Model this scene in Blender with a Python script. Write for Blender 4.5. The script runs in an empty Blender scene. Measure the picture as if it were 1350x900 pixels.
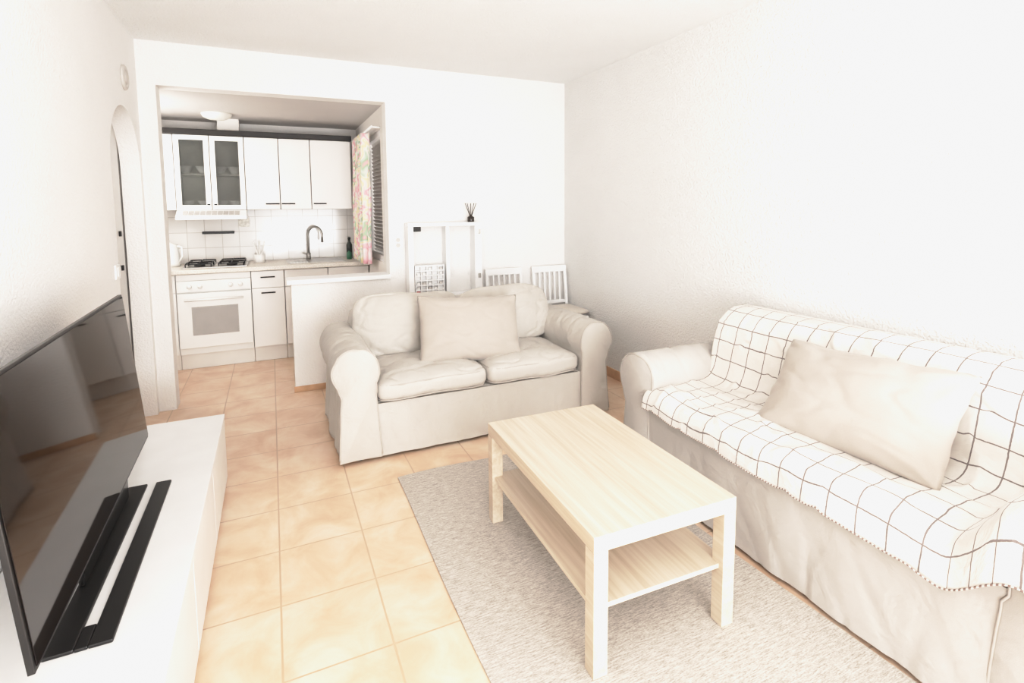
import bpy, bmesh, math, random
from mathutils import Vector, Matrix, noise
random.seed(7)
S=bpy.context.scene; COL=S.collection
# ---------------------------------------------------------------- materials
def lin(c):
    return tuple(((v/255)/12.92 if v/255<=.04045 else ((v/255+.055)/1.055)**2.4) for v in c)+(1,)
class NT:
    def __init__(s,name):
        s.m=bpy.data.materials.new(name); s.m.use_nodes=True; s.t=s.m.node_tree; s.n=s.t.nodes; s.b=s.n['Principled BSDF']
        s.tc=s.n.new('ShaderNodeTexCoord')
    def node(s,t,**k):
        n=s.n.new(t)
        for a,b in k.items():
            if a in n.inputs: n.inputs[a].default_value=b
            else: setattr(n,a,b)
        return n
    def link(s,a,b): s.t.links.new(a,b)
    def mapping(s,scale=(1,1,1),loc=(0,0,0),src='Object'):
        m=s.node('ShaderNodeMapping'); m.inputs['Scale'].default_value=scale; m.inputs['Location'].default_value=loc
        s.link(s.tc.outputs[src],m.inputs[0]); return m.outputs[0]
    def noise(s,vec,scale,detail=3,rough=.5,dist=0):
        n=s.node('ShaderNodeTexNoise'); n.inputs['Scale'].default_value=scale; n.inputs['Detail'].default_value=detail; n.inputs['Roughness'].default_value=rough; n.inputs['Distortion'].default_value=dist
        s.link(vec,n.inputs['Vector']); return n.outputs['Fac']
    def ramp(s,fac,stops,const=False):
        r=s.node('ShaderNodeValToRGB'); e=r.color_ramp.elements
        if const: r.color_ramp.interpolation='CONSTANT'
        while len(e)<len(stops): e.new(.5)
        for i,(p,c) in enumerate(stops): e[i].position=p; e[i].color=lin(c)
        s.link(fac,r.inputs[0]); return r.outputs[0]
    def bump(s,h,strength,dist=.01,prev=None):
        b=s.node('ShaderNodeBump'); b.inputs['Strength'].default_value=strength; b.inputs['Distance'].default_value=dist
        s.link(h,b.inputs['Height'])
        if prev: s.link(prev,b.inputs['Normal'])
        s.link(b.outputs[0],s.b.inputs['Normal']); return b.outputs[0]
    def math(s,op,a,b=None):
        n=s.node('ShaderNodeMath'); n.operation=op
        for i,v in enumerate((a,b)):
            if v is None: continue
            if isinstance(v,(int,float)): n.inputs[i].default_value=v
            else: s.link(v,n.inputs[i])
        return n.outputs[0]
    def mix(s,fac,a,b):
        n=s.node('ShaderNodeMix'); n.data_type='RGBA'
        for i,v in ((0,fac),(6,a),(7,b)):
            if isinstance(v,(int,float,tuple)): n.inputs[i].default_value=v
            else: s.link(v,n.inputs[i])
        return n.outputs[2]
    def color(s,o): s.link(o,s.b.inputs['Base Color'])
    def setp(s,rough=.5,metal=0,spec=.5,coat=0,sheen=0):
        s.b.inputs['Roughness'].default_value=rough; s.b.inputs['Metallic'].default_value=metal
        s.b.inputs['Specular IOR Level'].default_value=spec; s.b.inputs['Coat Weight'].default_value=coat; s.b.inputs['Sheen Weight'].default_value=sheen
def simple(name,c,rough=.5,metal=0,var=6,vs=8,bs=0,bscale=60,spec=.5,coat=0,sheen=0,src='Object'):
    t=NT(name); v=t.mapping(src=src)
    c2=tuple(max(0,k-var) for k in c); c1=tuple(min(255,k+var//2) for k in c)
    t.color(t.ramp(t.noise(v,vs,3),[(.35,c2),(.65,c1)]))
    if bs: t.bump(t.noise(v,bscale,3),bs,.004)
    t.setp(rough,metal,spec,coat,sheen); return t.m
def stucco(name,c,strength=.5,scale=55,dist=.012):
    t=NT(name); v=t.mapping()
    t.color(t.ramp(t.noise(v,3,3),[(.3,tuple(k-3 for k in c)),(.7,c)]))
    n1=t.noise(v,scale,3,.6,.2); t.bump(n1,strength,dist); t.setp(.85,0,.2); return t.m
M={}
M['wall']=stucco('wall_stucco',(244,242,239),.85,88,.015)
M['walls']=stucco('smooth_stucco',(248,245,242),.6,85,.010)
M['ceil']=stucco('ceiling_stucco',(251,250,248),.8,85,.014)
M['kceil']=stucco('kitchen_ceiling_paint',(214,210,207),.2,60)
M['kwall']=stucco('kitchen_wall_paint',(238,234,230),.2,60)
def floor_mat():
    t=NT('terracotta_tile'); g=t.mapping(loc=(.03+.335*20,-1.95+.335*30,0))
    b=t.node('ShaderNodeTexBrick'); b.offset=0; b.squash=1
    for k,v in {'Scale':1,'Mortar Size':.0035,'Mortar Smooth':.15,'Bias':0,'Brick Width':.335,'Row Height':.335}.items(): b.inputs[k].default_value=v
    b.inputs['Color1'].default_value=lin((231,205,181)); b.inputs['Color2'].default_value=lin((218,188,163)); b.inputs['Mortar'].default_value=lin((200,174,150))
    t.link(g,b.inputs['Vector'])
    n=t.noise(t.mapping(scale=(1,1,1)),5,5,.6,.6)
    mot=t.ramp(n,[(.33,(206,169,141)),(.5,(225,195,170)),(.68,(239,219,200))])
    base=t.mix(.6,b.outputs['Color'],mot)
    col=t.mix(b.outputs['Fac'],base,lin((198,170,146)))
    t.color(col)
    h=t.math('SUBTRACT',1.0,b.outputs['Fac']); t.bump(h,.5,.003); t.setp(.3,0,.5); return t.m
M['floor']=floor_mat()
M['base']=simple('baseboard_tile',(214,176,144),.4,var=14,vs=12)
def fabric(name,c,var=8,rough=.95,scale=420,b=.3,sheen=.2,wr=.008,bs=7):
    t=NT(name); v=t.mapping()
    n=t.noise(v,2.5,3); c2=tuple(k-var for k in c)
    base=t.ramp(n,[(.35,c2),(.65,c)])
    w=t.noise(v,scale,2,.7)
    t.color(t.mix(t.math('MULTIPLY',w,.2),base,lin(tuple(k-60 for k in c))))
    p=t.bump(w,b,.002); t.bump(t.noise(v,bs,3,.5,.4),.5,wr,p); t.setp(rough,0,.15,0,sheen); return t.m
M['sofa']=fabric('sofa_linen',(205,199,192),wr=.026,bs=9)
M['sofa2']=fabric('sofa_cotton_cover',(196,190,184),wr=.022,bs=8)
M['pil']=fabric('pillow_velvet',(187,178,170),6,.8,300,.2,.3,.012,8)
M['cush']=fabric('chair_pad_fabric',(222,214,204))
M['seam']=simple('sofa_piping',(180,173,166),.9,var=6)
def throwm():
    t=NT('checked_throw'); sp=t.node('ShaderNodeSeparateXYZ'); t.link(t.tc.outputs['UV'],sp.inputs[0])
    wob=t.noise(t.mapping(src='UV'),60,2); wob2=t.noise(t.mapping(src='UV'),7,2)
    def ln(o):
        f=t.math('FRACT',t.math('ADD',t.math('DIVIDE',o,.094),t.math('ADD',t.math('MULTIPLY',wob,.035),t.math('MULTIPLY',wob2,.07))))
        return t.math('LESS_THAN',f,.05)
    m=t.math('MAXIMUM',ln(sp.outputs[0]),ln(sp.outputs[1]))
    w=t.noise(t.mapping(scale=(1,1,1),src='UV'),500,2)
    base=t.ramp(t.noise(t.mapping(src='UV'),4,3),[(.3,(220,213,206)),(.7,(231,225,218))])
    base=t.mix(t.math('MULTIPLY',w,.18),base,lin((180,170,160)))
    t.color(t.mix(t.math('MULTIPLY',m,.82),base,lin((96,84,84))))
    p=t.bump(w,.3,.003); t.bump(t.noise(t.mapping(src='UV'),8,4,.55,.5),.6,.024,p); t.setp(.95,0,.1,0,.2); return t.m
M['throw']=throwm()
def fringe():
    t=NT('throw_fringe'); f=t.math('FRACT',t.math('DIVIDE',t.node('ShaderNodeSeparateXYZ').outputs[0],.012))
    sp=[n for n in t.n if n.bl_idname=='ShaderNodeSeparateXYZ'][0]; t.link(t.tc.outputs['Object'],sp.inputs[0])
    t.color(t.mix(t.math('LESS_THAN',f,.5),lin((210,200,192)),lin((128,110,104)))); t.setp(.9); return t.m
M['fringe']=fringe()
def wood(name,cols,grain=(70,2.2,70),rough=.45):
    t=NT(name); v=t.mapping(scale=grain)
    n=t.noise(v,1,4,.6,.2); n2=t.noise(t.mapping(scale=(18,.9,18)),1,2)
    a=t.ramp(n,[(.3,cols[0]),(.5,cols[1]),(.7,cols[2])]); b=t.ramp(n2,[(.4,cols[0]),(.6,cols[2])])
    t.color(t.mix(.35,a,b)); t.bump(n,.08,.002); t.setp(rough,0,.4); return t.m
M['oak']=wood('light_oak',[(189,172,153),(205,189,171),(216,203,187)])
def rugm():
    t=NT('woven_rug'); v=t.mapping(scale=(24,190,1)); n=t.noise(v,1,3,.65)
    v2=t.mapping(scale=(110,340,1)); n2=t.noise(v2,1,2,.6)
    a=t.ramp(t.math('ADD',t.math('MULTIPLY',n,.58),t.math('MULTIPLY',n2,.44)),[(.38,(154,147,140)),(.5,(186,178,170)),(.62,(210,203,195))])
    t.color(a); t.bump(t.math('ADD',t.math('MULTIPLY',n,.5),t.math('MULTIPLY',n2,.5)),.25,.002); t.setp(.95,0,.1); return t.m
M['rug']=rugm()
M['white']=simple('white_lacquer',(236,234,232),.3,var=3,spec=.5)
M['whitem']=simple('white_paint',(249,248,247),.5,var=3)
M['cab']=simple('cabinet_laminate',(243,240,237),.4,var=1)
M['cabin']=simple('cabinet_interior',(214,208,200),.6,var=6)
M['oven']=simple('enamel_white',(245,243,240),.25,var=1)
M['ovw']=simple('oven_window_glass',(182,179,176),.15,var=3)
M['black']=simple('black_metal',(22,21,21),.4,var=3)
M['blackp']=simple('black_gloss_plastic',(14,13,13),.18,var=2)
M['dark']=simple('dark_cornice',(38,34,32),.45,var=4)
M['steel']=simple('brushed_steel',(200,198,195),.3,1,var=10)
M['chrome']=simple('satin_chrome',(180,178,175),.3,.8,var=10)
M['plinth']=simple('plinth_white',(238,234,229),.5,var=2)
M['count']=simple('counter_speckle',(230,223,214),.35,var=22,vs=160)
M['scr']=simple('tv_glass',(24,17,14),.05,var=2,spec=.55)
M['bez']=simple('tv_bezel_metal',(60,58,57),.35,.6,var=6)
M['plug']=simple('white_plastic',(246,244,241),.4,var=3)
M['slat']=simple('grey_blind',(214,210,206),.6,var=3)
M['socket']=simple('socket_grey',(208,203,198),.5,var=3)  # light grey for socket wells, vent cover and some jars
M['grille']=simple('grey_grille',(186,182,178),.5,var=8,vs=60)
M['green']=simple('green_plastic',(70,120,95),.35,var=10)
M['dgreen']=simple('dark_bottle',(40,48,44),.3,var=6)
M['red']=simple('red_card',(190,60,55),.5)
M['reed']=simple('dark_reed',(60,48,42),.7)
M['amber']=simple('dark_glass',(62,54,50),.15)
M['lamp']=simple('opal_diffuser',(240,238,232),.4,var=2)
M['door']=simple('door_paint',(228,223,218),.5,var=4)
M['decor']=simple('decor_tile',(226,221,212),.3,var=24,vs=40)
def bstile():
    t=NT('splashback_tile'); b=t.node('ShaderNodeTexBrick'); b.offset=0
    for k,v in {'Scale':1,'Mortar Size':.003,'Mortar Smooth':.1,'Brick Width':.15,'Row Height':.15}.items(): b.inputs[k].default_value=v
    b.inputs['Color1'].default_value=lin((232,229,226)); b.inputs['Color2'].default_value=lin((222,219,216)); b.inputs['Mortar'].default_value=lin((198,193,188))
    sp=t.node('ShaderNodeSeparateXYZ'); cb=t.node('ShaderNodeCombineXYZ'); t.link(t.mapping(loc=(3,0,0)),sp.inputs[0]); t.link(sp.outputs[0],cb.inputs[0]); t.link(sp.outputs[2],cb.inputs[1]); t.link(cb.outputs[0],b.inputs['Vector'])
    t.color(b.outputs['Color']); t.bump(t.math('ADD',t.math('SUBTRACT',1.0,b.outputs['Fac']),t.math('MULTIPLY',t.noise(t.mapping(),9,2),.6)),.4,.004); t.setp(.16,0,.6); return t.m
M['tile']=bstile()
def glassm():
    t=NT('smoked_cabinet_glass'); n=t.noise(t.mapping(),6,2,.5,.3)
    t.color(t.ramp(n,[(.35,(84,87,84)),(.7,(112,115,111))])); t.setp(.08,0,.5)
    tr=t.node('ShaderNodeBsdfTransparent'); mx=t.node('ShaderNodeMixShader'); mx.inputs[0].default_value=.42
    out=t.n['Material Output']; t.link(tr.outputs[0],mx.inputs[1]); t.link(t.b.outputs[0],mx.inputs[2]); t.link(mx.outputs[0],out.inputs[0]); return t.m
M['glass']=glassm()
def floral():
    t=NT('floral_curtain'); v=t.mapping(scale=(1,1,1)); n=t.noise(v,5,2,.5,1.0)
    a=t.ramp(n,[(0,(243,241,238)),(.34,(244,239,234)),(.39,(238,180,190)),(.46,(245,236,233)),(.52,(241,230,190)),(.55,(243,240,236)),(.60,(180,206,178)),(.65,(240,192,198)),(.72,(243,240,236))])
    t.color(a); t.setp(.9,0,.1,0,.2); return t.m
M['floral']=floral()
# ---------------------------------------------------------------- builders
OFF={}
def link(o): COL.objects.link(o); return o
def thing(name,label,cat,loc=(0,0,0),rot=0,world=True,group=None):
    e=bpy.data.objects.new(name,None); e.empty_display_size=.1; e.location=loc; e.rotation_euler=(0,0,rot); link(e)
    e['label']=label; e['category']=cat
    if group: e['group']=group
    OFF[e.name]=Vector(loc) if world else Vector((0,0,0)); return e
def meta(o,label=None,cat=None,kind=None,group=None):
    if label:o['label']=label
    if cat:o['category']=cat
    if kind:o['kind']=kind
    if group:o['group']=group
    return o
def root_off(p):
    while p is not None:
        if p.name in OFF: return OFF[p.name]
        p=p.parent
    return Vector((0,0,0))
def mk(name,verts,faces,mat,parent=None,smooth=False,label=None,uvs=None,origin=None):
    me=bpy.data.meshes.new(name); off=root_off(parent) if parent else (Vector(origin) if origin else Vector((0,0,0)))
    me.from_pydata([tuple(Vector(v)-off) for v in verts],[],faces)
    bm=bmesh.new(); bm.from_mesh(me); bmesh.ops.recalc_face_normals(bm,faces=bm.faces); bm.to_mesh(me); bm.free()
    if uvs:
        l=me.uv_layers.new()
        for p in me.loops: l.data[p.index].uv=uvs[p.vertex_index]
    me.materials.append(M[mat] if isinstance(mat,str) else mat)
    if smooth:
        for p in me.polygons:p.use_smooth=True
    o=bpy.data.objects.new(name,me); link(o)
    if parent:o.parent=parent
    elif origin:o.location=origin
    if label:o['label']=label
    return o
def boxg(x0,x1,y0,y1,z0,z1,bev=.0,seg=2):
    bm=bmesh.new(); bmesh.ops.create_cube(bm,size=1)
    for v in bm.verts: v.co=Vector(((x0+x1)/2+v.co.x*(x1-x0),(y0+y1)/2+v.co.y*(y1-y0),(z0+z1)/2+v.co.z*(z1-z0)))
    if bev>0: bmesh.ops.bevel(bm,geom=bm.edges[:],offset=bev,segments=seg,affect='EDGES',profile=.5)
    bm.verts.ensure_lookup_table(); bm.verts.index_update(); r=([v.co.copy() for v in bm.verts],[[v.index for v in f.verts] for f in bm.faces]); bm.free(); return r
def merge(*gs):
    V=[];F=[]
    for v,f in gs:
        n=len(V); V+=list(v); F+=[[i+n for i in q] for q in f]
    return V,F
def xf(g,mtx): return [mtx@Vector(v) for v in g[0]],g[1]
def box(name,x0,x1,y0,y1,z0,z1,mat,parent=None,bev=.003,**k):
    v,f=boxg(x0,x1,y0,y1,z0,z1,bev); return mk(name,v,f,mat,parent,**k)
def latheg(prof,c,segs=24):
    V=[];F=[];n=len(prof)
    for i in range(segs):
        a=2*math.pi*i/segs
        for r,z in prof: V.append(Vector((c[0]+r*math.cos(a),c[1]+r*math.sin(a),c[2]+z)))
    for i in range(segs):
        j=(i+1)%segs
        for k in range(n-1): F.append([i*n+k,j*n+k,j*n+k+1,i*n+k+1])
    if prof[0][0]>1e-6: F.append([i*n for i in range(segs)][::-1])
    if prof[-1][0]>1e-6: F.append([i*n+n-1 for i in range(segs)])
    return V,F
def tubeg(pts,r,segs=8,closed=False):
    pts=[Vector(p) for p in pts]; V=[];F=[];n=len(pts); up=None
    for i,p in enumerate(pts):
        a=pts[(i-1)%n] if (closed or i>0) else p; b=pts[(i+1)%n] if (closed or i<n-1) else p
        t=(b-a).normalized()
        if up is None: up=t.orthogonal().normalized()
        up=(up-t*up.dot(t)); up=up.normalized() if up.length>1e-6 else t.orthogonal().normalized()
        s=t.cross(up); rr=r[i] if isinstance(r,list) else r
        for k in range(segs):
            an=2*math.pi*k/segs; V.append(p+(up*math.cos(an)+s*math.sin(an))*rr)
    m=n if closed else n-1
    for i in range(m):
        j=(i+1)%n
        for k in range(segs): F.append([i*segs+k,i*segs+(k+1)%segs,j*segs+(k+1)%segs,j*segs+k])
    if not closed: F.append(list(range(segs))[::-1]); F.append([(n-1)*segs+k for k in range(segs)])
    return V,F
def superg(c,s,a=6,b=3,n=12,puff=0,nz=0,rot=None,seed=0,nf=4,crease=0):
    bm=bmesh.new(); bmesh.ops.create_cube(bm,size=2)
    bmesh.ops.subdivide_edges(bm,edges=bm.edges[:],cuts=n,use_grid_fill=True)
    out=[]
    for v in bm.verts:
        x,y,z=v.co; r=(abs(x)**a+abs(y)**a)**(1/a); k=1/((r**b+abs(z)**b)**(1/b)); x*=k;y*=k;z*=k
        w=max(0,1-x*x)*max(0,1-y*y)
        p=Vector((x*s[0]/2,y*s[1]/2,z*s[2]/2+puff*w*(1 if z>0 else -1)*abs(z)))
        if nz: p+=noise.noise_vector(Vector((p.x*nf+seed,p.y*nf,p.z*nf)))*nz
        if crease:
            q=noise.noise(Vector((p.x*5+p.y*3+seed,p.y*9-p.x*2,seed)),noise_basis='PERLIN_ORIGINAL'); p.z-=crease*max(0,1-abs(q)*8)*(1 if z>0 else -1)*min(1,abs(z)*2)
            q=noise.noise(Vector((p.x*11-p.y*4+seed,p.y*6+p.x*5,seed+5)),noise_basis='PERLIN_ORIGINAL'); p.z-=crease*.5*max(0,1-abs(q)*6)*(1 if z>0 else -1)*min(1,abs(z)*2)
        if rot: p=rot@p
        out.append(p+Vector(c))
    bm.verts.index_update(); r=(out,[[v.index for v in f.verts] for f in bm.faces]); bm.free(); return r
def pillowg(w,h,t,mtx,n=48,seed=0):
    V=[];F=[];idx={}
    for s in (1,-1):
        for i in range(n+1):
            for j in range(n+1):
                u=-1+2*i/n; v=-1+2*j/n
                edge=(i in(0,n) or j in(0,n))
                if edge and s==-1: idx[(s,i,j)]=idx[(1,i,j)]; continue
                cr=(u*u*v*v)**5
                x=u*w/2*(1-.045*(1-v*v)*abs(u)-.01*cr); z=v*h/2*(1-.075*(1-u*u)*abs(v)-.02*cr)
                x+=.008*noise.noise(Vector((v*3+seed,u*2,1))); z+=.008*noise.noise(Vector((u*3+seed,v*2,7)))
                th=t/2*((1-abs(u)**2.8)*(1-abs(v)**2.6))**.55
                y=s*th
                wr=noise.noise(Vector((u*1.7+seed,v*1.7,s*3)))*.020*(1 if not edge else .4)
                q=noise.noise(Vector((u*1.8+v*1.2+seed,v*2.5-u,s+seed))); wr-=.005*max(0,1-abs(q)*4)*(0 if edge else 1)
                for cu_,cv_ in((1,1),(-1,1),(1,-1),(-1,-1)):
                    dx=u-cu_; dy=v-cv_; rr=math.hypot(dx,dy)
                    if rr<.8 and not edge:
                        an=math.atan2(abs(dy),abs(dx)); wr-=.010*max(0,math.sin(an*8+seed))*(1-rr/.8)*min(1,rr*4)
                y+=wr*(s if not edge else 1)
                idx[(s,i,j)]=len(V); V.append(mtx@Vector((x,y,z)))
    for s in (1,-1):
        for i in range(n):
            for j in range(n):
                q=[idx[(s,i,j)],idx[(s,i+1,j)],idx[(s,i+1,j+1)],idx[(s,i,j+1)]]
                F.append(q if s==1 else q[::-1])
    return V,F
def hexprism(pts2,x0,x1):
    n=len(pts2); V=[(x0,p[0],p[1]) for p in pts2]+[(x1,p[0],p[1]) for p in pts2]
    return V,[list(range(n)),list(range(n,2*n))[::-1]]+[[i,(i+1)%n,(i+1)%n+n,i+n] for i in range(n)]
def struct(name,g,mat): 
    o=mk(name,g[0],g[1],mat); o['kind']='structure'; return o
# ---------------------------------------------------------------- room
XL,XR,YB,H=-.78,2.53,4.31,2.56; YF=-3.2; KY=5.93; KZ=2.27; KXR=.87; KXL=-1.3
struct('floor',boxg(-2.2,XR+.12,YF-.1,KY+.1,-.08,0),'floor')
struct('ceiling',boxg(-.9,XR+.12,YF-.1,YB+.14,H,H+.08),'ceil')
struct('wall_right',boxg(XR,XR+.12,YF-.1,YB+.14,0,H),'wall')
def archwall():
    x0,x1=XL-.11,XL; V=[];F=[]
    arc=[(3.89-.36*math.cos(math.pi*i/32),1.69+.36*math.sin(math.pi*i/32)) for i in range(33)]
    def quad(*p):
        n=len(V); V.extend(p); F.append([n,n+1,n+2,n+3])
    cols=[((YF,0),(3.53,0))]+[(arc[i],arc[i+1]) for i in range(32)]+[((4.25,0),(4.31,0))]
    for (ya,za),(yb,zb) in cols:
        for x in(x0,x1): quad((x,ya,za),(x,yb,zb),(x,yb,H),(x,ya,H))
    intr=[(3.53,0)]+arc+[(4.25,0)]
    for i in range(len(intr)-1):
        (ya,za),(yb,zb)=intr[i],intr[i+1]; quad((x0,ya,za),(x0,yb,zb),(x1,yb,zb),(x1,ya,za))
    quad((x0,YF,H),(x1,YF,H),(x1,4.31,H),(x0,4.31,H))
    return V,F
struct('wall_left',archwall(),'walls')
struct('wall_back',merge(boxg(XL-.11,-.675,YB,YB+.14,0,H),boxg(-.675,KXR,YB,YB+.14,KZ,H),boxg(KXR,XR,YB,YB+.14,0,H)),'walls')
struct('wall_front',merge(boxg(XL-.11,-.3,YF-.12,YF,0,H),boxg(2.3,XR,YF-.12,YF,0,H),boxg(-.3,2.3,YF-.12,YF,2.3,H)),'wall')
struct('wall_kitchen_back',boxg(KXL-.1,1.0,KY,KY+.1,0,KZ),'kwall')
struct('wall_kitchen_left',boxg(KXL-.1,KXL,YB+.14,KY,0,KZ),'kwall')
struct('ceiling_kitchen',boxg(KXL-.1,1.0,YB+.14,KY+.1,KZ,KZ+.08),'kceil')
struct('wall_kitchen_right',merge(boxg(KXR,KXR+.12,YB+.14,4.56,0,KZ),boxg(KXR,KXR+.12,5.45,KY,0,KZ),boxg(KXR,KXR+.12,4.56,5.45,0,.95),boxg(KXR,KXR+.12,4.56,5.45,2.1,KZ)),'kwall')
struct('wall_kitchen_splashback',boxg(KXL,KXR,KY-.008,KY,.9,1.42),'tile')
struct('wall_divider',boxg(.115,KXR,YB,YB+.14,0,.845,.004),'walls')
struct('trim_1',boxg(.085,KXR+.0,YB-.03,YB+.2,.847,.882,.004),'whitem')
struct('wall_corridor_left',boxg(-2.0,-1.9,2.6,4.5,0,H),'kwall')
struct('wall_corridor_end',boxg(-1.9,XL-.12,4.34,4.44,0,H),'kwall')
struct('wall_corridor_start',boxg(-1.9,XL-.12,2.6,2.7,0,H),'kwall')
struct('ceiling_corridor',boxg(-2.0,XL-.11,2.6,4.5,H,H+.08),'ceil')
dr=struct('door_1',boxg(-1.62,XL-.13,4.29,4.335,0,2.0,.004),'door')
mk('handle',*merge(tubeg([(-1.0,4.289,1.1),(-1.0,4.25,1.1),(-1.1,4.25,1.1)],.008),xf(latheg([(0,0),(.025,0),(.025,.012),(0,.012)],(0,0,0)),Matrix.Translation((-1.0,4.29,1.1))@Matrix.Rotation(math.pi/2,4,'X'))),'black',dr)
for z in (.55,1.02,1.25):
    mk('hinge',*boxg(XL-.15,XL-.138,4.265,4.289,z,z+.035,.002),'dark',dr)
struct('baseboard_right',boxg(XR-.01,XR,YF,YB,0,.08,.002),'base')
struct('baseboard_back',boxg(KXR+.0,XR-.01,YB-.01,YB,0,.08,.002),'base')
struct('baseboard_divider',boxg(.105,KXR,YB-.01,YB,0,.045,.002),'base')
struct('baseboard_left',boxg(XL,XL+.01,YF,3.53,0,.07,.002),'base')
struct('window_1',merge(boxg(KXR+.02,KXR+.06,4.56,4.61,.95,2.1),boxg(KXR+.02,KXR+.06,5.40,5.45,.95,2.1),boxg(KXR+.02,KXR+.06,4.61,5.40,.95,1.0),boxg(KXR+.02,KXR+.06,4.61,5.40,2.05,2.1)),'whitem')
sl=[]
for i in range(30):
    z=.98+i*.036
    sl.append(xf(boxg(-.022,.022,4.57,5.44,-.004,.004),Matrix.Translation((KXR+.09,0,z+.02))@Matrix.Rotation(1.05,4,'Y')))
struct('window_2',merge(*sl),'slat')
# ---------------------------------------------------------------- small wall fittings
r90y=Matrix.Rotation(math.pi/2,4,'Y')
th=thing('wall_vent','round white ventilation cap high on the stucco wall','vent',(XL,3.95,2.23))
mk('cover',*xf(latheg([(0,0),(.075,0),(.075,.010),(.067,.016),(.055,.016),(.05,.011),(.042,.011),(.037,.018),(0,.019)],(0,0,0),32),Matrix.Translation((XL,3.95,2.23))@r90y),'socket',th,True)
sw=thing('light_switch','white plastic light switch on the stucco wall','light switch',(XL,3.47,1.09))
box('plate',XL,XL+.01,3.43,3.51,1.05,1.13,'plug',sw); box('rocker',XL+.01,XL+.016,3.445,3.495,1.065,1.115,'plug',sw)
so=thing('wall_socket','white double wall socket on the stucco wall','socket',(.94,YB,1.14))
box('plate',.90,.985,YB-.01,YB,1.09,1.19,'plug',so)
for z in (1.118,1.162):
    mk('socket_well',*xf(latheg([(0,0),(.017,0),(.017,.003),(0,.003)],(0,0,0)),Matrix.Translation((.942,YB-.01,z))@Matrix.Rotation(math.pi/2,4,'X')),'socket',so)
# ---------------------------------------------------------------- coffee table
ct=thing('coffee_table','light oak rectangular coffee table with lower shelf','coffee table',(.815,1.216,.009),-.0336,False)
box('table_top',0,.55,0,.90,.40,.45,'oak',ct,.0015)
box('shelf',.012,.538,.02,.88,.20,.216,'oak',ct,.001)
for x in(0,.50):
    for y in (0,.85): box('leg',x,x+.05,y,y+.05,0,.3995,'oak',ct,.0015)
def rug():
    n=60;m=60;V=[];F=[]
    for k,z in ((0,.002),(1,.008)):
        for i in range(n+1):
            for j in range(m+1):
                u=i/n;v=j/m; x=.54+u*1.13+.012*math.sin(v*7+1)*(1 if u>.5 else .6)*abs(u-.5)*2; y=.5+v*2.16+.01*math.sin(u*9)
                zz=z+(noise.noise(Vector((x*3,y*3,0)))*.0012 if k else 0)
                V.append((x,y,zz))
    N=(n+1)*(m+1); id=lambda k,i,j:k*N+i*(m+1)+j
    for k in(0,1):
        for i in range(n):
            for j in range(m): F.append([id(k,i,j),id(k,i+1,j),id(k,i+1,j+1),id(k,i,j+1)])
    for i in range(n):
        for j in (0,m): F.append([id(0,i,j),id(0,i+1,j),id(1,i+1,j),id(1,i,j)])
    for j in range(m):
        for i in (0,n): F.append([id(0,i,j),id(0,i,j+1),id(1,i,j+1),id(1,i,j)])
    return V,F
meta(mk('rug',*rug(),'rug',origin=(1.1,1.6,0)),'grey and beige flatwoven rug under the coffee table','rug')
# ---------------------------------------------------------------- sofas
def arm_profile():
    P=[]; cx,cz,r=.012,.525,.130
    P+= [(-.108,.02),(-.103,.2),(-.098,.38)]
    a0=math.radians(214);a1=math.radians(-38)
    for i in range(29):
        a=a0+(a1-a0)*i/28; P.append((cx+r*math.cos(a),cz+r*math.sin(a)))
    P+=[(.095,.38),(.100,.2),(.108,.02)]
    Q=[]
    for i in range(len(P)):
        p=Vector(P[i]);q=Vector(P[(i+1)%len(P)]);d=(q-p).length;k=max(1,int(d/.02))
        for t in range(k): Q.append(p.lerp(q,t/k))
    return Q
def armpt(p,y,s,side,cx,seed):
    x=p.x*s*side; z=.36+(p.y-.36)*(s*.3+.7)
    if z<.02:z=.02
    k=max(0,1-z/.36); x+= .010*k*(1 if x>0 else -1)
    yy=y-(.016*k if y<.03 else 0)
    nv=noise.noise_vector(Vector((x*6+seed,yy*6,z*(1.5 if z<.4 else 5))))
    t=min(1,max(0,(z-.3)/.15)); amp=.014*(1-t)+.012*t
    q=noise.noise(Vector((x*4+seed,yy*11+z*3,z*3))); cr=.009*max(0,1-abs(q)*7)
    q2=noise.noise(Vector((seed+9,yy*7+z*1.2,x*3))); fold=.010*max(0,1-abs(q2)*6)*(1-t)
    x=x*(1-cr*4*t)-(fold if x>0 else -fold)*(1 if y>.02 else 0)
    return Vector((cx+x+nv.x*amp,yy+nv.y*amp,z+nv.z*amp*.3-(cr if z>.55 else 0)))
def armg(cx,side,D,seed):
    Q=arm_profile(); ys=[0,.004,.012,.03]+[.03+(D-.06)*i/56 for i in range(1,57)]+[D-.01,D]
    sc=[.90,.95,.985,1]+[1]*56+[.97,.9]
    V=[];F=[];n=len(Q)
    for y,s in zip(ys,sc):
        for p in Q: V.append(armpt(p,y,s,side,cx,seed))
    for i in range(len(ys)-1):
        for k in range(n): F.append([i*n+k,i*n+(k+1)%n,(i+1)*n+(k+1)%n,(i+1)*n+k])
    F.append(list(range(n))[::-1]); F.append([(len(ys)-1)*n+k for k in range(n)])
    return V,F
def pipe_arm(cx,side,seed):
    return tubeg([armpt(p,.006,.975,side,cx,seed) for p in arm_profile() if p.y>.03],.005,6)
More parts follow.
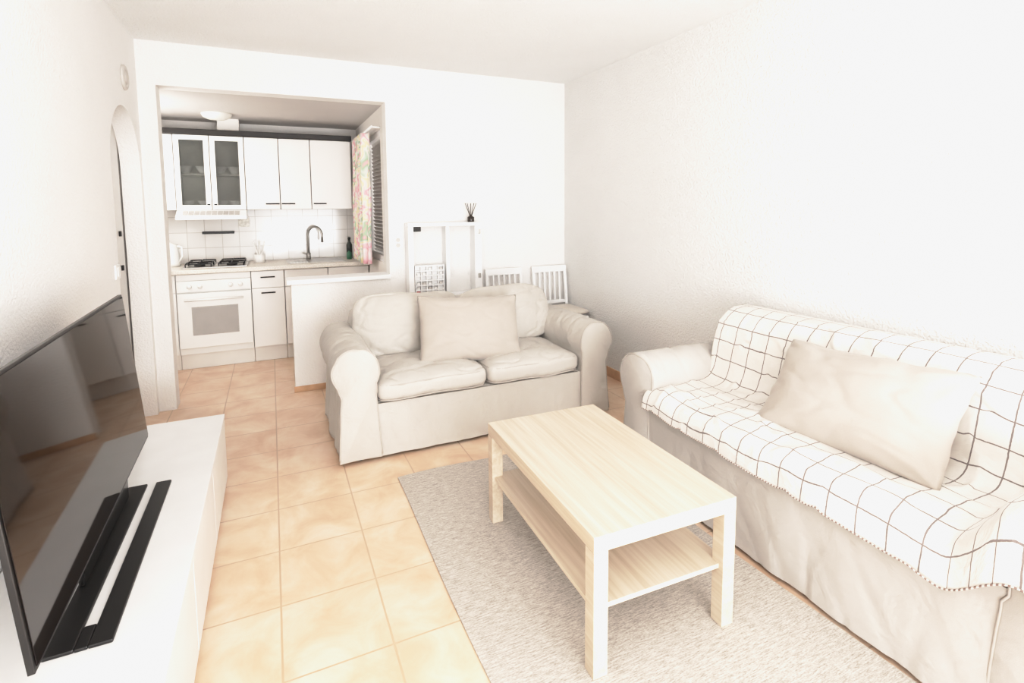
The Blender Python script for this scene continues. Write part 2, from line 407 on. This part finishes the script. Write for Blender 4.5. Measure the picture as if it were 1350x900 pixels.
def build_sofa(e,W,D,mat,seed,under_throw=False):
    xa=W/2-.147
    for s in(-1,1):
        a=mk('arm',*armg(s*xa,s,D-.06,seed+s*3),mat,e,True)
        mk('piping',*pipe_arm(s*xa,s,seed+s*3),'seam',a,True)
    xi=xa-.098
    V=[];F=[];n=160;m=14
    for i in range(n+1):
        x=-xi-.03+ (2*xi+.06)*i/n
        for j in range(m+1):
            z=.02+(.30 if not under_throw else .40)*j/m;k=1-j/m
            q=noise.noise(Vector((x*6+z*2+seed,z*2,4))); 
            y=.026-.020*k-(.022 if under_throw else 0)+noise.noise(Vector((x*4+seed,z*1.0,1)))*.014*(k*.7+.3)+ .003*math.sin(x*23+seed)*k+.006*max(0,1-abs(q)*6)*(.3+.7*k)
            V.append((x,y,z))
    for i in range(n):
        for j in range(m): F.append([i*(m+1)+j,(i+1)*(m+1)+j,(i+1)*(m+1)+j+1,i*(m+1)+j+1])
    b=boxg(-xi-.02,xi+.02,.06,D-.08,.06,.32,.01)
    mk('base',*merge((V,F),b),mat,e,True)
    bz=.77 if not under_throw else .80
    mk('backrest',*superg((0,D-.13,bz/2+.03),(2*xi+(.10 if not under_throw else .26),.24,bz-.06),a=9,b=9,n=14,nz=.008,seed=seed),mat,e,True)
    w=xi
    for s in(-1,1):
        yc=.33 if not under_throw else .345
        g=superg((s*w/2,yc,.385),(w-.004,.655,.165),a=12,b=3.6,n=36,puff=.014,nz=.012,seed=seed+s,nf=4.5,crease=.008)
        c=mk('seat_cushion',*g,mat,e,True)
        for zz in(.425,.335):
            pts=[]
            for i in range(96):
                a=2*math.pi*i/96; ca,sa=math.cos(a),math.sin(a); r=1/((abs(ca)**12+abs(sa)**12)**(1/12))
                p=Vector((ca*r*(w/2-.012),sa*r*.316,zz-.385)); p+=noise.noise_vector(Vector((p.x*4.5+seed+s,p.y*4.5,p.z*4.5)))*.012
                pts.append((s*w/2+p.x,yc+p.y,.385+p.z))
            mk('piping',*tubeg(pts,.0045,6,True),'seam',c,True)
    for s in(-1,1):
        if under_throw:
            R=Matrix.Rotation(math.radians(90-10),3,'X')
            g=superg((s*w/2,D-.27,.62),(w+.02,.34,.11),a=6,b=3,n=12,rot=R)
        else:
            R=Matrix.Rotation(math.radians(90-16),3,'X')@Matrix.Rotation(.03*s,3,'Z')
            g=superg((s*(w/2+.012),D-.30,.64),(w+.07,.42,.165),a=4.6,b=2.6,n=36,puff=.024,nz=.020,rot=R,seed=seed+9*s,nf=3.8,crease=.011)
        mk('back_cushion',*g,mat,e,True)
    for x in(-xa,xa):
        for y in(.06,D-.12): mk('foot',*latheg([(0,0),(.02,0),(.028,.03),(.028,.05),(0,.05)],(x,y,0)),'black',e,True)
lv=thing('loveseat','beige linen two-seat sofa with rolled arms, facing the room','sofa',(1.172,2.905,0),0,False)
build_sofa(lv,1.84,.88,'sofa',3)
SW=1.91; SCY=2.298-SW/2
sf=thing('sofa','beige slipcovered sofa with rolled arms against the stucco wall','sofa',(1.70,SCY,0),-math.pi/2,False)
build_sofa(sf,SW,.82,'sofa2',17,True)
def wpillow(name,m,w,h,t,seed,label):
    V,F=pillowg(w,h,t,Matrix(),seed=seed)
    o=mk(name,V,F,'pil',None,True); o.matrix_world=m; meta(o,label,'pillow'); return o
m=Matrix.Translation((1.155,3.18,.635))@Matrix.Rotation(math.radians(-3),4,'Z')@Matrix.Rotation(math.radians(-22),4,'X')@Matrix.Rotation(math.radians(3),4,'Y')
wpillow('throw_pillow',m,.69,.45,.19,1,'beige velvet throw pillow leaning on the loveseat cushions')
m=Matrix.Translation((2.02,1.235,.66))@Matrix.Rotation(math.radians(-90-1),4,'Z')@Matrix.Rotation(math.radians(-37),4,'X')@Matrix.Rotation(math.radians(-3),4,'Y')
wpillow('throw_pillow',m,.70,.43,.19,5,'beige velvet throw pillow resting on the checked throw')
def cr(pts,n):
    out=[];P=[pts[0]]+pts+[pts[-1]]
    for i in range(1,len(P)-2):
        for t in range(n):
            t/=n;a,b,c,d=[Vector(q) for q in P[i-1:i+3]]
            out.append(.5*((2*b)+(-a+c)*t+(2*a-5*b+4*c-d)*t*t+(-a+3*b-3*c+d)*t**3))
    out.append(Vector(pts[-1])); return out
path=cr([(.82,.62),(.817,.72),(.80,.82),(.73,.862),(.65,.875),(.56,.86),(.49,.80),(.45,.68),(.415,.55),(.36,.503),(.2,.500),(.07,.497),(.0,.480),(-.024,.445),(-.030,.40)],9)
def throwg():
    xin=SW/2-.147-.098
    V=[];F=[];UV=[];N=240; X0,X1=-(xin+.015),xin+.29; xs=[X0+i*(X1-X0)/N for i in range(N+1)]; m=len(path)
    L=[0]
    for i in range(1,m): L.append(L[-1]+(path[i]-path[i-1]).length)
    for x in xs:
        hang=.060*max(0,min(1,(x-X0)/(xin-X0)))
        for j,p in enumerate(path):
            y,z=p; k=max(0,(j-(m-14))/14)
            if k>0: z-=hang*k*k; y-=.006*k
            if y<.56 and x>xin-.13:
                t=min(1,(x-(xin-.13))/.18); t=t*t*(3-2*t)
                top=.685-max(0,x-xin-.13)**2*4.5
                z=max(z, z*(1-t)+top*t) if y>0.06 else z+(top-.497)*t*(1-.35*k)
                y-=.035*t*(1 if y<.1 else 0)
            w=noise.noise(Vector((x*3.5,L[j]*3.5,2)))*.010+noise.noise(Vector((x*9,L[j]*7,5)))*.007
            q=noise.noise(Vector((x*3+L[j]*4,L[j]*5-x*3,8))); w+=.010*max(0,1-abs(q)*8)
            if L[j]>.62: z+=w+.005
            else: y-=abs(w); z+=abs(w)*.3
            xx=x
            if x<X0+.06: xx=x+noise.noise(Vector((0,L[j]*4,9)))*.02
            if k>0: z+=.006*math.sin(x*9)*k; y+=.004*math.sin(x*17+1)*k
            V.append(Vector((xx,y,z))); UV.append((x+2.0+max(0,min(.18,x-xin+.13))*.8,L[j]+hang*k*k+.008*math.sin(x*5)+.010*math.sin(x*2.2+1)))
    for i in range(len(xs)-1):
        for j in range(m-1): F.append([i*m+j,(i+1)*m+j,(i+1)*m+j+1,i*m+j+1])
    return V,F,UV,len(xs),m
V,F,UV,nx,mm=throwg()
tb=thing('throw_blanket','off-white cotton throw with dark check lines over the sofa','blanket',(1.70,SCY,0),-math.pi/2,False)
o=mk('cloth',V,F,'throw',tb,True,uvs=UV)
md=o.modifiers.new('s','SOLIDIFY'); md.thickness=.002; md.offset=1
edge=[V[i*mm+mm-1]+Vector((0,-.002,-.001)) for i in range(nx)]
mk('fringe',*tubeg(edge,.0028,6),'fringe',tb,True,label='dark stitched edge')
# ---------------------------------------------------------------- tv bench
bn=thing('tv_bench','glossy white low television bench along the wall','tv bench',(-.53,2.0,0))
Y0,Y1,ZT=.6,3.02,.365
box('body',XL+.012,-.288,Y0,Y1,.02,ZT-.022,'white',bn,.002)
box('top_panel',XL+.01,-.266,Y0-.004,Y1+.004,ZT-.02,ZT,'white',bn,.002)
for i in range(4):
    a=Y1-i*.605; box('door',-.287,-.268,a-.600,a-.002,.03,ZT-.026,'white',bn,.002)
tv=thing('television','large flat-screen television standing on the white bench','television',(-.5,2.0,ZT))
BF=Vector((-.525,2.64,.45)); BN=Vector((-.495,1.35,.45)); UPV=Vector((-.057,0,.625))
e1=(BN-BF).normalized(); e2=UPV.normalized(); e3=e1.cross(e2).normalized()
if e3.x<0:e3=-e3
w=(BN-BF).length; hh=UPV.length
T=Matrix((( e1.x,e2.x,e3.x,BF.x),(e1.y,e2.y,e3.y,BF.y),(e1.z,e2.z,e3.z,BF.z),(0,0,0,1)))
mk('housing',*xf(merge(boxg(0,w,0,hh,-.014,0,.002),boxg(.12,w-.12,.02,hh*.6,-.05,-.0145,.01)),T),'bez',tv)
mk('screen',*xf(boxg(.008,w-.008,.012,hh-.008,.0005,.003,.0005),T),'scr',tv)
st=[boxg(-.450,-.40,1.50,2.34,ZT,ZT+.010,.003),boxg(-.54,-.478,1.50,2.34,ZT,ZT+.010,.003),boxg(-.478,-.4505,1.50,1.58,ZT,ZT+.009,.003)]
mk('stand',*merge(*st),'black',tv)
mk('neck',*boxg(-.534,-.518,1.75,2.25,ZT+.011,.50,.004),'blackp',tv)
cb=[(-.60,1.33,ZT+.004),(-.61,1.40,ZT+.004),(-.66,1.46,ZT+.004),(-.72,1.5,ZT+.004),(-.74,1.6,ZT+.004),(-.70,1.72,ZT+.004)]
meta(mk('power_cable',*tubeg([tuple(p) for p in cr(cb,8)],.004,6),'black',None,True),'black power cable lying on the white bench','cable')
# ---------------------------------------------------------------- wall shelf
SY0,SY1=4.19,YB-.001
ws=thing('wall_shelf','white open wall shelf frame mounted above the chairs','shelf',(1.34,SY1,.69))
box('top_board',1.00,1.64,SY0,SY1,1.27,1.30,'whitem',ws)
box('side_panel',1.00,1.045,SY0,SY1,.70,1.2695,'whitem',ws)
box('side_panel',1.575,1.64,SY0,SY1,.70,1.2695,'whitem',ws)
box('divider',1.32,1.352,SY0+.01,SY1,.70,1.2695,'whitem',ws)
box('bottom_board',1.00,1.64,SY0,SY1,.665,.6995,'whitem',ws)
for z in(1.2,.82):
    box('hinge',1.60,1.625,SY0-.012,SY0-.0005,z,z+.04,'steel',ws)
og=thing('organizer_rack','white compartment rack with small items and red box','organizer',(1.18,4.25,.70))
X0,X1=1.05,1.30
gs=[boxg(X0,X1,4.225,4.23,.70,.95)]+[boxg(X0+i*(X1-X0-.009)/5,X0+i*(X1-X0-.009)/5+.009,4.192,4.225,.70,.95) for i in range(6)]+[boxg(X0,X1,4.1925,4.2245,.70+i*.0402,.709+i*.0402) for i in range(7)]
mk('rack',*merge(*gs),'whitem',og)
box('red_box',X0+.012,X0+.045,4.198,4.222,.7095,.735,'red',og)
for i in range(5):
    for j in range(1,6):
        if random.random()<.35: 
            xx=X0+.030+i*.0482; box('jar',xx-.013,xx+.013,4.199,4.222,.7095+j*.0402,.728+j*.0402,'plug' if (i+j)%3 else 'socket',og,.002)
cl=thing('clock','small black digital clock under the shelf top','clock',(1.07,4.24,1.24))
box('case',1.05,1.11,4.2,4.23,1.23,1.269,'blackp',cl)
rd=thing('reed_diffuser','small dark glass reed diffuser with sticks on shelf','diffuser',(1.56,4.24,1.30))
mk('bottle',*latheg([(0,0),(.028,0),(.03,.01),(.03,.04),(.012,.052),(.012,.062),(0,.062)],(1.56,4.24,1.301)),'amber',rd,True)
for k in range(5):
    a=k*1.26; mk('reed',*tubeg([(1.56,4.24,1.33),(1.56+.05*math.cos(a),4.24+.04*math.sin(a),1.46)],.003,5),'reed',rd)
# ---------------------------------------------------------------- chairs
def chair(x,lab):
    e=thing('folding_chair',lab,'chair',(x,4.05,0),0,False,'white wooden chairs along the wall')
    for s in(-1,1):
        mk('leg',*tubeg([(s*.155,-.17,0),(s*.155,-.17,.44)],.016,8),'whitem',e)
        g=tubeg([(s*.165,.15,0),(s*.165,.15,.45),(s*.165,.20,.84)],.016,8); mk('leg',*g,'whitem',e)
    box('seat',-.185,.185,-.2,.185,.441,.465,'whitem',e,.006)
    mk('backrest',*merge(xf(boxg(-.18,.18,-.01,.01,-.03,.03,.006),Matrix.Translation((0,.20,.85))),
        boxg(-.165,.165,.165,.18,.53,.56),*[tubeg([(i*.052,.175,.55),(i*.052,.198,.83)],.009,6) for i in range(-2,3)]),'whitem',e)
    return e
chair(1.87,'white wooden slat-back chair beneath the wall shelf')
chair(2.33,'white wooden slat-back chair with beige pad, in corner')
meta(mk('chair_pad',*superg((0,0,.035),(.37,.37,.06),a=8,b=2.6,n=10,nz=.003),'cush',None,True),'pale beige padded seat cushion on the white chair','cushion').location=(2.33,4.00,.469)
# ---------------------------------------------------------------- kitchen
FY=5.31; CY=KY-.002
def handle(x0,x1,y,z,p):
    mk('handle',*merge(tubeg([(x0,y-.022,z),(x1,y-.022,z)],.006,8),tubeg([(x0+.015,y,z),(x0+.015,y-.022,z)],.004,6),tubeg([(x1-.015,y,z),(x1-.015,y-.022,z)],.004,6)),'black',p,True,label='black bar handle')
ov=thing('oven','white built-in oven with glass window and knobs','oven',(-.48,5.6,0))
box('body',-.78,-.195,FY+.021,CY,.14,.86,'oven',ov)
box('plinth',-.78,-.195,FY+.06,FY+.08,0,.139,'plinth',ov)
box('control_panel',-.778,-.197,FY-.005,FY+.02,.70,.80,'oven',ov,.004)
d=box('door',-.778,-.197,FY-.01,FY+.02,.20,.69,'oven',ov,.006)
box('window_frame',-.672,-.308,FY-.0125,FY-.0101,.315,.570,'grille',d,.001)
box('window',-.665,-.315,FY-.015,FY-.0126,.322,.563,'ovw',d,.001)
mk('handle',*merge(tubeg([(-.72,FY-.045,.635),(-.26,FY-.045,.635)],.010,8),tubeg([(-.70,FY-.01,.635),(-.70,FY-.045,.635)],.007),tubeg([(-.28,FY-.01,.635),(-.28,FY-.045,.635)],.007)),'oven',d,True)
for x in(-.68,-.60,-.36,-.28): mk('knob',*xf(latheg([(0,0),(.02,0),(.017,.02),(0,.022)],(0,0,0),16),Matrix.Translation((x,FY-.0055,.75))@Matrix.Rotation(math.pi/2,4,'X')),'oven',ov,True)
box('trim_panel',-.778,-.197,FY,FY+.02,.803,.858,'cab',ov)
def base_unit(x0,x1,lab,sink=False):
    e=thing('base_cabinet',lab,'cabinet',((x0+x1)/2,5.6,0),group='white kitchen base cabinets')
    box('body',x0,x1,FY+.021,CY,.14,.86,'cab',e); box('plinth',x0,x1,FY+.06,FY+.08,0,.139,'plinth',e)
    d=box('drawer',x0+.002,x1-.002,FY,FY+.02,.70,.855,'cab',e,.003)
    if not sink: handle((x0+x1)/2-.06,(x0+x1)/2+.06,FY,.80,d)
    d=box('door',x0+.002,x1-.002,FY,FY+.02,.15,.696,'cab',e,.003); handle((x0+x1)/2-.06,(x0+x1)/2+.06,FY,.655,d)
    return e
base_unit(-1.20,-.783,'white laminate base cabinet beside the oven')
base_unit(-.192,.085,'narrow white base cabinet with drawer beside the oven')
base_unit(.088,.475,'white base cabinet under the sink',True)
base_unit(.478,.862,'white base cabinet under the window',True)
ctp=thing('worktop','pale speckled kitchen worktop over the base cabinets','worktop',(-.2,5.6,.86))
box('slab',-1.29,.865,FY-.03,CY-.008,.862,.90,'count',ctp,.006)
sk=thing('kitchen_sink','stainless steel inset sink with gooseneck tap','sink',(.30,5.6,.90))
box('basin_rim',.12,.66,5.42,5.85,.9003,.905,'steel',sk,.002)
box('basin',.36,.62,5.47,5.80,.9055,.907,'chrome',sk,.0005)
mk('drainer',*merge(*[boxg(.15+i*.03,.157+i*.03,5.47,5.80,.905,.909) for i in range(6)]),'steel',sk)
tp=[(.34,5.83,.905),(.34,5.83,1.15)]+[(.34,5.83-.09+.09*math.cos(a),1.15+.09*math.sin(a)) for a in [math.pi*i/12 for i in range(1,13)]]+[(.34,5.65,1.08)]
tp=[(p[0]+(5.83-p[1])*.7,5.83-(5.83-p[1])*.8,p[2]) for p in tp]
mk('tap',*merge(tubeg(tp,.012,10),latheg([(.02,0),(.02,.06),(0,.06)],(.34,5.83,.905)),tubeg([(.34,5.83,.95),(.28,5.82,.965)],.006)),'chrome',sk,True)
hb=thing('gas_hob','steel gas hob with four burners and black grates','hob',(-.45,5.6,.90))
box('plate',-.74,-.22,5.36,5.84,.9003,.912,'steel',hb,.004)
for x in(-.61,-.35):
    for y in(5.48,5.72):
        mk('burner',*latheg([(0,0),(.045,0),(.045,.012),(.03,.02),(0,.02)],(x,y,.912)),'black',hb,True)
        mk('grate',*merge(tubeg([(x-.1,y,.945),(x+.1,y,.945)],.005,6),tubeg([(x,y-.1,.945),(x,y+.1,.945)],.005,6),tubeg([(x-.1,y-.1,.94),(x+.1,y-.1,.94),(x+.1,y+.1,.94),(x-.1,y+.1,.94)],.005,6,True),*[tubeg([(x+a*.1,y+b*.1,.913),(x+a*.1,y+b*.1,.94)],.005,6) for a in(-1,1) for b in(-1,1)]),'black',hb)
UY=5.57
def upper(x0,x1,lab,glass=False,hx=None):
    e=thing('wall_cabinet',lab,'cabinet',((x0+x1)/2,CY,1.42),group='white kitchen wall cabinets')
    z0,z1=1.42,2.10
    if not glass:
        box('body',x0,x1,UY+.021,CY,z0,z1,'cab',e)
        d=box('door',x0+.002,x1-.002,UY,UY+.02,z0+.002,z1-.002,'cab',e,.003)
        h=hx if hx is not None else (x0+x1)/2
        handle(h-.06,h+.06,UY,z0+.055,d)
    else:
        t=.016
        mk('body',*merge(boxg(x0,x0+t,UY+.021,CY,z0,z1),boxg(x1-t,x1,UY+.021,CY,z0,z1),boxg(x0+t,x1-t,UY+.021,CY,z0,z0+t),boxg(x0+t,x1-t,UY+.021,CY,z1-t,z1),boxg(x0+t,x1-t,CY-.01,CY,z0+t,z1-t)),'cabin',e)
        mk('shelf',*boxg(x0+t,x1-t,UY+.05,CY-.011,1.74,1.755),'cabin',e)
        f=.045
        d=mk('door',*merge(boxg(x0+.002,x0+f,UY,UY+.02,z0+.002,z1-.002,.002),boxg(x1-f,x1-.002,UY,UY+.02,z0+.002,z1-.002,.002),boxg(x0+f,x1-f,UY,UY+.02,z0+.002,z0+f,.002),boxg(x0+f,x1-f,UY,UY+.02,z1-f,z1-.002,.002)),'cab',e)
        box('glass_pane',x0+f,x1-f,UY+.008,UY+.012,z0+f,z1-f,'glass',d,0)
        h=hx; handle(h-.012,h+.012,UY,z0+.05,d)
    return e
upper(-1.15,-.775,'white laminate wall cabinet at the end of the row')
upper(-.772,-.492,'white wall cabinet with smoked glass door',True,-.515)
upper(-.489,-.208,'white wall cabinet with smoked glass door',True,-.46)
upper(-.205,.088,'white laminate wall cabinet with black handle',hx=.02)
upper(.091,.372,'white laminate wall cabinet with black handle',hx=.16)
upper(.375,.76,'wide white laminate wall cabinet beside the curtain',hx=.45)
cn=thing('cornice','dark cornice strip along the top of wall cabinets','cornice',(-.2,5.7,2.1))
box('moulding',-1.16,.77,UY-.03,UY+.06,2.101,2.15,'dark',cn,.006)
for x in(-.70,-.56,-.42,-.30):
    for zz in(1.4365,1.7555):
        b=thing('bowl','white ceramic bowl on a shelf behind smoked glass','bowl',(x,5.70,zz),group='bowls in the glass cabinets')
        mk('dish',*latheg([(.03,0),(.03,.01),(.06,.07),(.055,.07),(.02,.012),(0,.012)],(x,5.70,zz)),'plug',b,True)
hd=thing('range_hood','slim white range hood under the wall cabinets','range hood',(-.49,5.7,1.33))
mk('body',*hexprism([(5.45,1.335),(5.45,1.365),(5.56,1.418),(CY-.01,1.418),(CY-.01,1.335)],-.77,-.21),'oven',hd)
mk('vent_grille',*merge(*[hexprism([(5.468,1.3737),(5.467,1.3770),(5.539,1.4118),(5.540,1.4085)],-.72+i*.046,-.68+i*.046) for i in range(10)]),'grille',hd)
struct('trim_2',boxg(-.42,-.24,5.64,5.82,2.101,KZ-.001),'kwall')
kl=thing('ceiling_lamp','round flush white ceiling lamp in the kitchen','ceiling lamp',(-.40,5.38,KZ))
mk('shade',*latheg([(0,-.055),(.07,-.05),(.11,-.03),(.122,-.008),(.122,0),(0,0)],(-.40,5.38,KZ),32),'lamp',kl,True)
kn=thing('knife_rail','black magnetic knife rail on the tiled splashback','knife rail',(-.46,KY-.02,1.2))
box('rail',-.62,-.34,KY-.03,KY-.009,1.185,1.21,'black',kn,.004)
dp=thing('tile_picture','decorated tile plaque on the splashback','tile plaque',(-.27,KY-.02,1.25))
box('plaque',-.30,-.20,KY-.014,KY-.0085,1.25,1.35,'decor',dp,.002)
kt=thing('kettle','white electric kettle on the worktop beside hob','kettle',(-.86,5.7,.90))
mk('body',*latheg([(0,0),(.075,0),(.078,.03),(.065,.16),(.055,.2),(.02,.215),(0,.225)],(-.86,5.7,.901)),'plug',kt,True)
mk('handle',*tubeg([(-.80,5.67,1.09),(-.765,5.65,1.08),(-.76,5.65,1.0),(-.79,5.66,.94)],.009,8),'plug',kt,True)
mk('spout',*tubeg([(-.91,5.71,1.04),(-.945,5.715,1.085)],[.022,.01],8),'plug',kt,True)
ut=thing('utensil_holder','white wire utensil holder with white brushes','utensil holder',(-.12,5.7,.90))
mk('cup',*latheg([(0,0),(.045,0),(.05,.08),(.045,.08),(.04,.006),(0,.006)],(-.12,5.7,.901)),'plug',ut,True)
for k in range(4): mk('utensil',*tubeg([(-.12,5.7,.92),(-.12+.05*math.cos(k*1.6),5.7+.04*math.sin(k*1.6),1.1)],.006,6),'plug',ut)
def bottle(x,y,h,r,mat,lab):
    e=thing('bottle',lab,'bottle',(x,y,.90)); z=.9003
    mk('body',*latheg([(0,0),(r,0),(r,h*.65),(r*.4,h*.8),(r*.4,h*.9),(0,h*.9)],(x,y,z)),mat,e,True)
    mk('cap',*latheg([(0,h*.9),(r*.5,h*.9),(r*.5,h),(0,h)],(x,y,z)),'black',e,True)
bottle(.74,5.75,.22,.030,'dgreen','dark green bottle on the worktop by curtain')
bottle(.72,5.62,.10,.025,'green','green dish soap bottle on the worktop')
def curt():
    V=[];F=[];n=100;m=24
    for i in range(n+1):
        t=i/n
        for j in range(m+1):
            s=j/m; z=.92+1.17*s; y=4.80+.62*t
            x=.785+.036*math.sin(t*2*math.pi*7+s*.8)+.01*noise.noise(Vector((t*5,s*3,0)))
            V.append((x-.02*(1-s)*.5,y,z))
    for i in range(n):
        for j in range(m): F.append([i*(m+1)+j,(i+1)*(m+1)+j,(i+1)*(m+1)+j+1,i*(m+1)+j+1])
    return V,F
cu=thing('curtain','floral cotton curtain in pink, yellow and green by window','curtain',(.79,5.1,2.1))
o=mk('fabric',*curt(),'floral',cu,True); md=o.modifiers.new('s','SOLIDIFY'); md.thickness=.003
mk('curtain_rod',*merge(tubeg([(.79,4.5,2.10),(.79,5.55,2.10)],.009,8),tubeg([(.79,4.52,2.1),(.868,4.52,2.1)],.006)),'whitem',cu,True)
# ---------------------------------------------------------------- lights
def area(name,loc,rot,sx,sy,p,col):
    l=bpy.data.lights.new(name,'AREA'); l.shape='RECTANGLE'; l.size=sx; l.size_y=sy; l.energy=p; l.color=col
    o=bpy.data.objects.new(name,l); o.location=loc; o.rotation_euler=rot; link(o)
def point(name,loc,p,r=.1,col=(1,.98,.95)):
    l=bpy.data.lights.new(name,'POINT'); l.energy=p; l.shadow_soft_size=r; l.color=col
    o=bpy.data.objects.new(name,l); o.location=loc; link(o)
area('window_daylight',(.8,YF-.15,1.2),(math.radians(98),0,0),2.4,2.2,132,(.98,.99,1))
area('added_ceiling_fill',(.6,.1,2.5),(0,0,0),1.8,2.6,12,(.98,.99,1))  # added fill light facing down, evens out the mid-room; no fixture here
area('added_upward_fill',(.6,-.8,.8),(math.radians(141),0,math.radians(1)),1.6,1.0,90,(.98,.99,1))  # added fill aimed up from behind the camera to lift the ceiling
area('kitchen_window_daylight',(1.25,5.0,1.6),(0,math.radians(90),0),1.2,1.0,8,(1,1,1))
point('added_kitchen_fill',(-1.05,4.95,1.75),17,.15)  # added fill hidden behind the pier to brighten the kitchen
point('added_corridor_fill',(-1.5,3.5,2.2),6,.1)  # added unseen fill that brightens the space inside the arch
w=bpy.data.worlds.new('w'); S.world=w; w.use_nodes=True; w.node_tree.nodes['Background'].inputs[0].default_value=(.98,.99,1,1); w.node_tree.nodes['Background'].inputs[1].default_value=1.0
vs=S.view_settings
vs.view_transform='Standard'; vs.look='None'; vs.exposure=.03
# soft shoulder in the display curve (camera-like highlight roll-off)
vs.use_curve_mapping=True
cm=vs.curve_mapping; cm.use_clip=False; cm.extend='HORIZONTAL'
c=cm.curves[3]
c.points[0].location=(0,0); c.points[1].location=(1,.90)
for x,y in((.12,.105),(.35,.35),(.7,.735)): c.points.new(x,y)
cm.clip_max_x=4; cm.clip_max_y=2
c.points.new(1.5,.965); c.points.new(3.0,1.0)
cm.update()
# ---------------------------------------------------------------- camera
ps,pt,rl=.4305,.0894,-.0081
s,c,sp,cp=math.sin(ps),math.cos(ps),math.sin(pt),math.cos(pt)
Fv=Vector((s*cp,c*cp,-sp)); Uv=Vector((s*sp,c*sp,cp)); Rv=Vector((c,-s,0))
R2=Rv*math.cos(rl)+Uv*math.sin(rl); U2=-Rv*math.sin(rl)+Uv*math.cos(rl)
cd=bpy.data.cameras.new('camera'); cam=bpy.data.objects.new('camera',cd); link(cam)
cam.matrix_world=Matrix(((R2.x,U2.x,-Fv.x,0),(R2.y,U2.y,-Fv.y,0),(R2.z,U2.z,-Fv.z,1.4241),(0,0,0,1)))
cd.sensor_fit='HORIZONTAL'; cd.sensor_width=36; cd.lens=688.69/1350*36; cd.shift_y=-(450-334.68)/1350; cd.clip_start=.02
S.camera=cam
